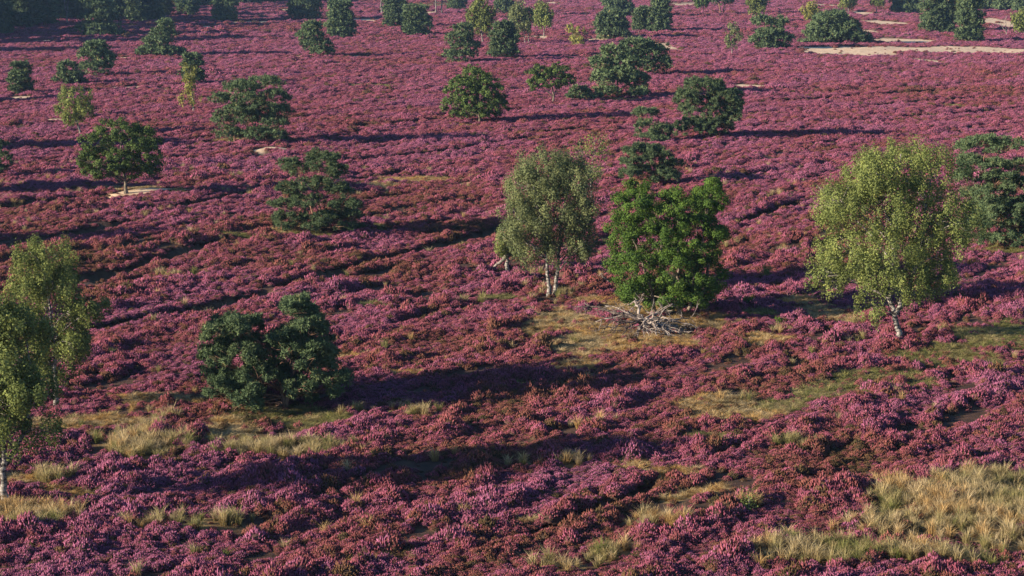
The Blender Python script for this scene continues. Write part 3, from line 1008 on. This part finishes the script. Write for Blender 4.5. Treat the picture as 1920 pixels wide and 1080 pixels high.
# --- the middle distance, upper left
tree('birch', (152, 253), [(140, 180, 34, 18), (128, 204, 26, 18), (160, 203, 20, 16), (142, 222, 26, 12)],
     'yellow green round birch on a thin leaning trunk above the left oak', stems=[[(152, 253), (148, 238), (138, 215), (138, 180)]], girth=1.1)
tree('yellow', (363, 213), [(358, 138, 16, 16), (356, 156, 13, 12), (358, 182, 19, 16)],
     'slim yellow birch with two tiered crown, upper left')
tree('pine', (360, 158), auto('pine', 336, 386, 103, 154, 3), 'dark green pine hidden behind the slim yellow birch')
tree('pine', (40, 177), auto('pine', 15, 65, 120, 174, 4), 'small egg shaped pine near the left edge')
tree('pine', (130, 160), [(125, 127, 22, 10), (132, 142, 26, 11), (118, 150, 22, 7), (140, 152, 20, 7)], 'squat leaning pine in front of the taller round pine, upper left')
tree('pine', (183, 144), [(183, 88, 24, 11), (178, 104, 32, 15), (195, 112, 26, 16), (180, 128, 34, 14)], 'round topped pine beside the squat leaning pine')
tree('pine', (300, 106), [(312, 48, 15, 10), (308, 62, 22, 11), (300, 78, 30, 11), (282, 96, 28, 9), (318, 96, 30, 9)], 'cone shaped pine with a low wide skirt below the forest edge')
tree('pine', (592, 105), [(585, 52, 20, 11), (582, 68, 28, 11), (594, 84, 32, 12), (605, 96, 26, 8)], 'pointed dense pine standing in front of two others, top left of centre')
tree('pine', (568, 38), auto('pine', 533, 606, -30, 35, 5), 'tall pine behind the pointed dense pine, cut by the top edge')
tree('pine', (640, 72), auto('pine', 608, 670, 5, 70, 6), 'dark pine right of the pointed dense pine')
tree('pine', (424, 41), auto('pine', 394, 448, -22, 40, 7), 'light green pine alone at the forest edge, cut by the top edge')
tree('pine', (738, 52), auto('pine', 715, 768, -12, 48, 8), 'dark pine next to a white birch stem at the top')
tree('pine', (782, 69), auto('pine', 750, 812, 14, 67, 9), 'blue green pine with a spreading foot right of the dark one at the top')
tree('birch', (716, 26), auto('birch', 690, 730, -62, -6, 10), 'birch whose bent white stem meets the top edge', girth=1.2)
tree('birch', (818, 25), auto('birch', 798, 832, -60, -2, 11), 'left of two slim birches with bare stems at the top', girth=1.1)
tree('birch', (828, 25), auto('birch', 816, 850, -66, 0, 12), 'right of two slim birches with bare stems at the top', girth=1.1)
tree('pine', (852, 19), auto('pine', 835, 876, -25, 17, 13), 'grey green pine at the top edge behind the yellow green birch')
tree('pine', (868, 117), [(868, 56, 20, 10), (862, 72, 28, 12), (874, 88, 28, 14), (862, 104, 32, 11)], 'dense blue green pine, upper centre, left of the pale pine')
tree('birch', (905, 82), auto('yellow', 872, 932, -6, 66, 14), 'tall yellow green birch rising behind the dense blue green pine')
tree('pine', (944, 109), auto('pine', 914, 976, 44, 106, 15), 'pale thin pine between the yellow green birch and the paired birches', thin=0.75)
tree('grey_birch', (988, 84), auto('birch', 950, 1004, 0, 66, 16), 'left and larger of the paired birches, upper centre', stems=[[(986, 84), (982, 60), (976, 25)], [(991, 84), (990, 55), (990, 20)]])
tree('birch', (1020, 69), auto('birch', 994, 1040, 3, 56, 17), 'right and smaller of the paired birches on a sandy spot')
tree('pine', (915, 30), auto('pine', 925, 965, -20, 22, 18), 'dark pine between birches at the top centre edge')
tree('yellow', (1084, 87), [(1068, 54, 9, 8), (1086, 58, 13, 8), (1080, 70, 13, 10), (1086, 80, 11, 6)], 'small bright yellow birch bush, upper centre right')
tree('pine', (1148, 73), auto('pine', 1110, 1184, 24, 71, 19), 'brownish layered pine above the broad slanting pine')
tree('pine', (1158, 34), auto('pine', 1128, 1192, -22, 28, 20), 'pine cut by the top edge behind the brownish layered pine')
tree('pine', (1205, 60), auto('pine', 1184, 1222, 16, 58, 21), 'left of two close green pines, upper right of centre')
tree('pine', (1236, 61), auto('pine', 1212, 1260, 3, 59, 22), 'right and taller of two close green pines, upper right of centre')
tree('birch', (1243, 13), auto('birch', 1228, 1258, -75, -12, 23), 'birch of which only a white stem shows above two close pines', girth=1.2)
tree('dark_oak', (1316, 31), auto('oak', 1296, 1336, -16, 15, 24), 'small olive tree on thin dark stems at the top edge', stems=[[(1312, 31), (1314, 5)], [(1318, 31), (1319, 5)]])
tree('pine', (1354, 27), auto('pine', 1322, 1380, -60, 4, 25), 'pine showing only two dark trunks and low boughs at the top', stems=[[(1352, 28), (1346, 0), (1345, -30)], [(1357, 28), (1358, 0), (1358, -40)]], girth=1.3)
tree('grey_birch', (1373, 105), [(1374, 54, 14, 12), (1376, 68, 18, 14), (1372, 84, 10, 8)], 'small tear shaped birch on a pale stem, upper right')
tree('pine', (1446, 91), [(1428, 38, 20, 9), (1455, 44, 18, 12), (1440, 60, 28, 9), (1425, 72, 24, 10), (1462, 72, 24, 11), (1445, 84, 34, 6)], 'open two storeyed pine right of the tear shaped birch')
tree('birch', (1428, 42), auto('birch', 1396, 1442, -24, 30, 26), 'yellowish birch behind the open two storeyed pine')
tree('pine', (1572, 82), [(1560, 34, 32, 12), (1540, 50, 28, 12), (1588, 52, 30, 16), (1556, 66, 36, 13), (1600, 70, 30, 11), (1522, 60, 18, 8), (1620, 76, 14, 6)], 'massive dark pine thicket at the edge of the sand')
tree('yellow', (1520, 48), auto('yellow', 1500, 1540, 0, 38, 27), 'yellow birch behind the left end of the dark pine thicket')
tree('pine', (1520, 82), [(1515, 78, 18, 5), (1530, 80, 12, 4)], 'low creeping pine at the left end of the sand')
tree('birch', (1591, 28), auto('birch', 1568, 1612, -24, 16, 28), 'left birch with white stem above the dark thicket at the top')
tree('birch', (1643, 27), auto('birch', 1626, 1664, -36, 14, 29), 'right birch with white stem above the dark thicket at the top')
tree('birch', (1656, 16), auto('birch', 1648, 1676, -50, 2, 30), 'slim birch at the top edge beside a dark shrub')
tree('pine', (1690, 26), auto('pine', 1664, 1730, -26, 25, 31), 'dark shaded pine at the top edge above the sand')
tree('pine', (1756, 61), auto('pine', 1720, 1792, -28, 60, 32), 'left dark pine of the big clump beside the sand, upper right')
tree('birch', (1800, 62), auto('birch', 1768, 1832, -40, 50, 33), 'green birch in the middle of the big clump beside the sand')
tree('pine', (1820, 79), auto('pine', 1790, 1846, -5, 78, 34), 'right pine of the big clump beside the sand')
tree('birch', (1918, 66), auto('birch', 1892, 1940, 12, 62, 35), 'pale birch at the right edge beside the bare dead tree')
for k, (bx, by, w, h) in enumerate(((1850, 20, 46, 66), (1886, 22, 50, 72), (1920, 24, 46, 70), (1958, 26, 50, 74))):
    tree('pine', (bx, by), auto('pine', bx - w / 2, bx + w / 2, by - h, by - 5, 60 + k),
         'dark pine in the row behind the sand at the top right corner', group='pines behind the sand at the top right', twigs=False, coarse=1.5)
for k, (bx, by, w, h) in enumerate(((462, 8, 60, 60), (500, 6, 60, 62), (535, 4, 56, 60), (390, 12, 54, 60), (880, 2, 50, 50), (1020, 2, 60, 40))):
    tree('pine', (bx, by), auto('pine', bx - w / 2, bx + w / 2, by - h, by - 3, 80 + k),
         'dark far pine of which only the foot shows at the top edge', group='far pines cut by the top edge', twigs=False, coarse=1.7)

# --- the shaded forest edge at the top left
tree('pine', (186, 68), [(170, 0, 30, 10), (186, 12, 30, 9), (200, 26, 22, 8), (180, 34, 34, 10), (185, 52, 42, 12), (195, 62, 40, 6)],
     'big pine in front of the forest, only its top catching sun', girth=1.2)
tree('pine', (268, 40), auto('pine', 254, 284, 2, 38, 41), 'small sunlit young pine in front of the dark forest')
tree('birch', (127, 46), auto('birch', 104, 150, -66, 0, 42), 'birch with forked white stem standing in the forest shade', stems=[[(127, 47), (126, 30), (124, 14), (120, -20)], [(126, 26), (128, 10), (131, -20)]], girth=1.0)
tree('birch', (14, 38), auto('birch', -8, 36, -70, 5, 43), 'birch with straight white stem at the left end of the forest', girth=1.0)
fr = random.Random(5)
forest = [(bx, by) for by, x0, x1, st in ((104, -660, -260, 50), (88, -620, -130, 46), (74, -600, -60, 42), (62, -560, 30, 40), (52, -480, 110, 36), (40, -240, 330, 38), (28, -150, 360, 42), (15, -60, 420, 46), (3, -20, 460, 46)) for bx in range(x0, x1, st)]
protos = []
for k in range(6):
    kd = 'pine' if k < 4 else 'dark_oak'
    bx, by = forest[k]
    protos.append((kd, tree(kd, (bx, by), auto(kd, bx - 32, bx + 32, by - 165, by - (3 if k % 2 else 12), 200 + k),
                   'tall dark %s in the shaded forest at the top left corner' % ('pine' if kd == 'pine' else 'leafy tree'), group='forest trees at the top left', twigs=False, girth=0.9, coarse=1.3)))
for k, (bx, by) in enumerate(forest[6:]):
    kd, src = protos[fr.choice((0, 1, 2, 3, 0, 1, 2, 3, 4, 5))]
    o = src.copy()
    COL.objects.link(o)
    o.location = at(bx + fr.uniform(-14, 14), by + fr.uniform(-4, 4))
    q = fr.uniform(0.85, 1.2)
    o.scale = (q * fr.uniform(0.9, 1.15), q * fr.uniform(0.9, 1.15), q)
    o.rotation_euler = (0, 0, fr.uniform(0, 6.28))
    for ch in src.children:
        c = ch.copy()
        COL.objects.link(c)
        c.parent = o
# --- trees just outside the left edge whose long shadows lie across the heath
for k, (kd, bx, by, w, h, lb) in enumerate((('oak', -330, 470, 150, 210, 'oak left of the frame casting the long shadow above the left birches'),
                                            ('pine', -210, 285, 130, 150, 'pine left of the frame shading the heath above the left oak'),
                                            ('pine', -150, 366, 110, 120, 'pine left of the frame shading the heath beside the left oak'),
                                            ('pine', -260, 196, 90, 110, 'pine left of the frame shading the small egg shaped pine'))):
    tree(kd, (bx, by), auto(kd, bx - w / 2, bx + w / 2, by - h, by - h * 0.12, 400 + k), lb, coarse=2.4)


# ------------------------------------------------------------------ dead wood
def grow(w, p, d, length, rad, level, r, ground, droop=0.0):
    n = 6
    pts, q, dd = [p], np.array(p, float), unit(np.array(d, float))
    for k in range(n):
        dd = unit(dd + r.normal(0, 0.20, 3) + np.array([0, 0, -droop]))
        q = q + dd * length / n
        if q[2] < ground + rad:
            q[2] = ground + rad
            dd = unit(np.array([dd[0], dd[1], max(dd[2], 0.04)]))
        pts.append(q.copy())
    w.tube(pts, np.linspace(rad, rad * 0.42, n + 1), 6 if rad > 0.03 else 4)
    if level > 0:
        for _ in range(3 if level > 1 else 2):
            k = r.randint(2, n)
            grow(w, pts[k], dd + r.normal(0, 0.75, 3), length * r.uniform(0.35, 0.6), rad * 0.55, level - 1, r, ground, droop)


def fallen_tree():
    X, Y, Z = at(1212, 622)
    s = F / (Y * CP + H * SP)
    r = np.random.RandomState(12)
    root = bpy.data.objects.new('fallen_dead_tree', None)
    COL.objects.link(root)
    root.location = (X, Y, Z)
    tag(root, 'sprawling heap of bleached dead branches in front of the green oak clump', 'dead tree')
    c = np.array([0.0, 0.0, 0.55])
    # (pixel end in x, end height, end depth, radius, dark?)
    ends = [(-115, 1.5, 1.2, .10, 1), (-95, 0.5, 0.4, .07, 0), (-75, 1.2, 1.8, .05, 0), (-20, 1.55, 1.4, .10, 0), (-40, 1.0, 1.6, .06, 0), (85, 0.6, 1.2, .06, 0), (95, 0.35, -0.6, .06, 0),
            (70, 0.25, -1.3, .07, 0), (40, 0.15, -2.0, .08, 0), (15, 0.12, -2.3, .09, 0), (0, 0.12, -2.2, .07, 0), (-20, 0.15, -2.0, .07, 0), (-48, 0.15, -1.5, .06, 1), (-70, 0.25, -1.0, .06, 1),
            (-85, 0.3, -0.2, .05, 1), (55, 0.5, -0.9, .06, 0), (25, 0.8, -1.0, .08, 0), (60, 0.15, -1.9, .05, 0), (-30, 0.5, -1.2, .06, 1), (10, 1.1, -0.3, .09, 0), (30, 0.9, 0.6, .07, 0), (-55, 0.7, 0.2, .06, 1),
            (35, 0.2, -2.4, .05, 0), (-8, 0.6, -1.6, .06, 0), (75, 0.2, -0.2, .05, 0), (-100, 0.2, -0.7, .04, 1), (45, 0.35, -1.6, .05, 0), (20, 0.3, -1.9, .06, 0)]
    for ex, ez, ey, rad, dark in ends:
        w = Wood()
        e = np.array([ex / s, ey, ez])
        st = c + r.normal(0, 0.22, 3) * np.array([1, 1, 0.5])
        mid = (st + e) / 2 + np.array([0, 0, 0.35]) + r.normal(0, 0.22, 3)
        cv = curve(st, mid, e, 9)
        cv[1:-1] += r.normal(0, 0.045, (7, 3))
        cv[:, 2] = np.maximum(cv[:, 2], 0.04)
        w.tube(cv, np.linspace(rad, rad * 0.38, 9) * 1.15, 7)
        for _ in range(5):
            k = r.randint(3, 9)
            grow(w, cv[k], unit(cv[k] - cv[k - 1]) + r.normal(0, 0.7, 3), r.uniform(0.5, 1.3), rad * 0.42, 1, r, 0.02, 0.05)
        w.build('branch', M['dead_dark' if dark else 'dead'], root)


fallen_tree()


def dead_thing(name, px, py, label, segs, seed, cat='dead wood'):
    X, Y, Z = at(px, py)
    s = F / (Y * CP + H * SP)
    r = np.random.RandomState(seed)
    root = bpy.data.objects.new(name, None)
    COL.objects.link(root)
    root.location = (X, Y, Z)
    tag(root, label, cat)
    for pts, rad, dep in segs:
        w = Wood()
        P = np.array([((x - px) / s, dep * k, max((py - y) / s, -0.05)) for k, (x, y) in enumerate(pts)])
        t = np.linspace(0, len(P) - 1, 8)
        Q = np.stack([np.interp(t, np.arange(len(P)), P[:, j]) for j in range(3)], 1)
        Q[1:-1] += r.normal(0, 0.03, (6, 3))
        w.tube(Q, np.linspace(rad, rad * 0.4, 8), 6)
        for _ in range(3):
            k = r.randint(3, 8)
            grow(w, Q[k], unit(Q[k] - Q[k - 1]) + r.normal(0, 0.55, 3), 0.35 * np.linalg.norm(Q[-1] - Q[0]), rad * 0.4, 1, r, -0.1)
        w.build('branch', M['dead'], root)


dead_thing('dead_tree', 1887, 66, 'bare white dead tree standing before the sand, upper right', [([(1887, 66), (1886, 52), (1884, 36)], .16, 0.2), ([(1887, 60), (1878, 50), (1874, 40)], .10, -.3),
           ([(1887, 58), (1893, 52), (1897, 42)], .10, .3)], 1, 'dead tree')
dead_thing('fallen_branch', 930, 510, 'white broken branch hanging beside the small stunted birch', [([(950, 478), (940, 488), (930, 499), (902, 512)], .16, -.1)], 2)
dead_thing('fallen_log', 80, 322, 'pale fallen log on the heath near the left edge pine', [([(58, 317), (80, 319), (106, 323)], .13, -.2)], 3)
dead_thing('dead_branch', 1250, 247, 'grey dead limb between the two pines right of centre', [([(1248, 246), (1246, 236), (1252, 228)], .12, .1), ([(1252, 246), (1257, 238), (1262, 236)], .10, .1)], 4)
dead_thing('dead_snag', 1139, 534, 'thin bleached stick between the twin birch and the oak clump', [([(1146, 536), (1138, 524), (1124, 514)], .06, .1)], 5)
dead_thing('dead_sapling', 1200, 74, 'thin bare white sapling above the broad slanting pine', [([(1200, 74), (1199, 66), (1197, 59)], .10, .1)], 6, 'sapling')
dead_thing('fallen_branch', 1380, 598, 'small pale stick lying right of the oak clump', [([(1320, 640), (1335, 634), (1345, 630)], .05, .1)], 7)

# ------------------------------------------------------------------ young trees among the heather
tree('oak', (1404, 578), [(1403, 560, 9, 10), (1400, 570, 8, 7)], 'dark green sapling in the shade right of the oak clump', thin=0.8)
tree('birch', (1436, 522), [(1436, 508, 8, 8), (1437, 516, 7, 5)], 'pale green sapling between the oak clump and the tallest birch', thin=0.7)
tree('birch', (1404, 960), [(1404, 940, 14, 12), (1398, 950, 10, 8)], 'little yellow green birch seedling in the foreground heather', thin=0.5)
tree('oak', (1458, 612), [(1458, 602, 7, 7)], 'tiny green oak seedling on the ochre clearing', thin=0.8)

# ------------------------------------------------------------------ the air
def haze():
    x0, x1, y0, y1, z0, z1 = -2700, 2700, -2700, 2700, -3.5, 30.0
    V = [(x, y, z) for z in (z0, z1) for y in (y0, y1) for x in (x0, x1)]
    Fc = [(0, 2, 3, 1), (4, 5, 7, 6), (0, 1, 5, 4), (2, 6, 7, 3), (0, 4, 6, 2), (1, 3, 7, 5)]
    me = mesh_np('haze', V, Fc, 4)
    m = bpy.data.materials.new('haze')
    m.use_nodes = True
    nt = m.node_tree
    nt.nodes.remove(nt.nodes['Principled BSDF'])
    v = nt.nodes.new('ShaderNodeVolumePrincipled')
    v.inputs['Color'].default_value = (0.42, 0.62, 1.0, 1)
    v.inputs['Density'].default_value = 0.00008
    v.inputs['Anisotropy'].default_value = 0.2
    nt.links.new(v.outputs[0], nt.nodes['Material Output'].inputs['Volume'])
    o = link('haze', me, m)
    tag(o, 'thin bluish air over the far heath', 'haze', kind='stuff')


haze()
print('crown triangles', NTRI[0])
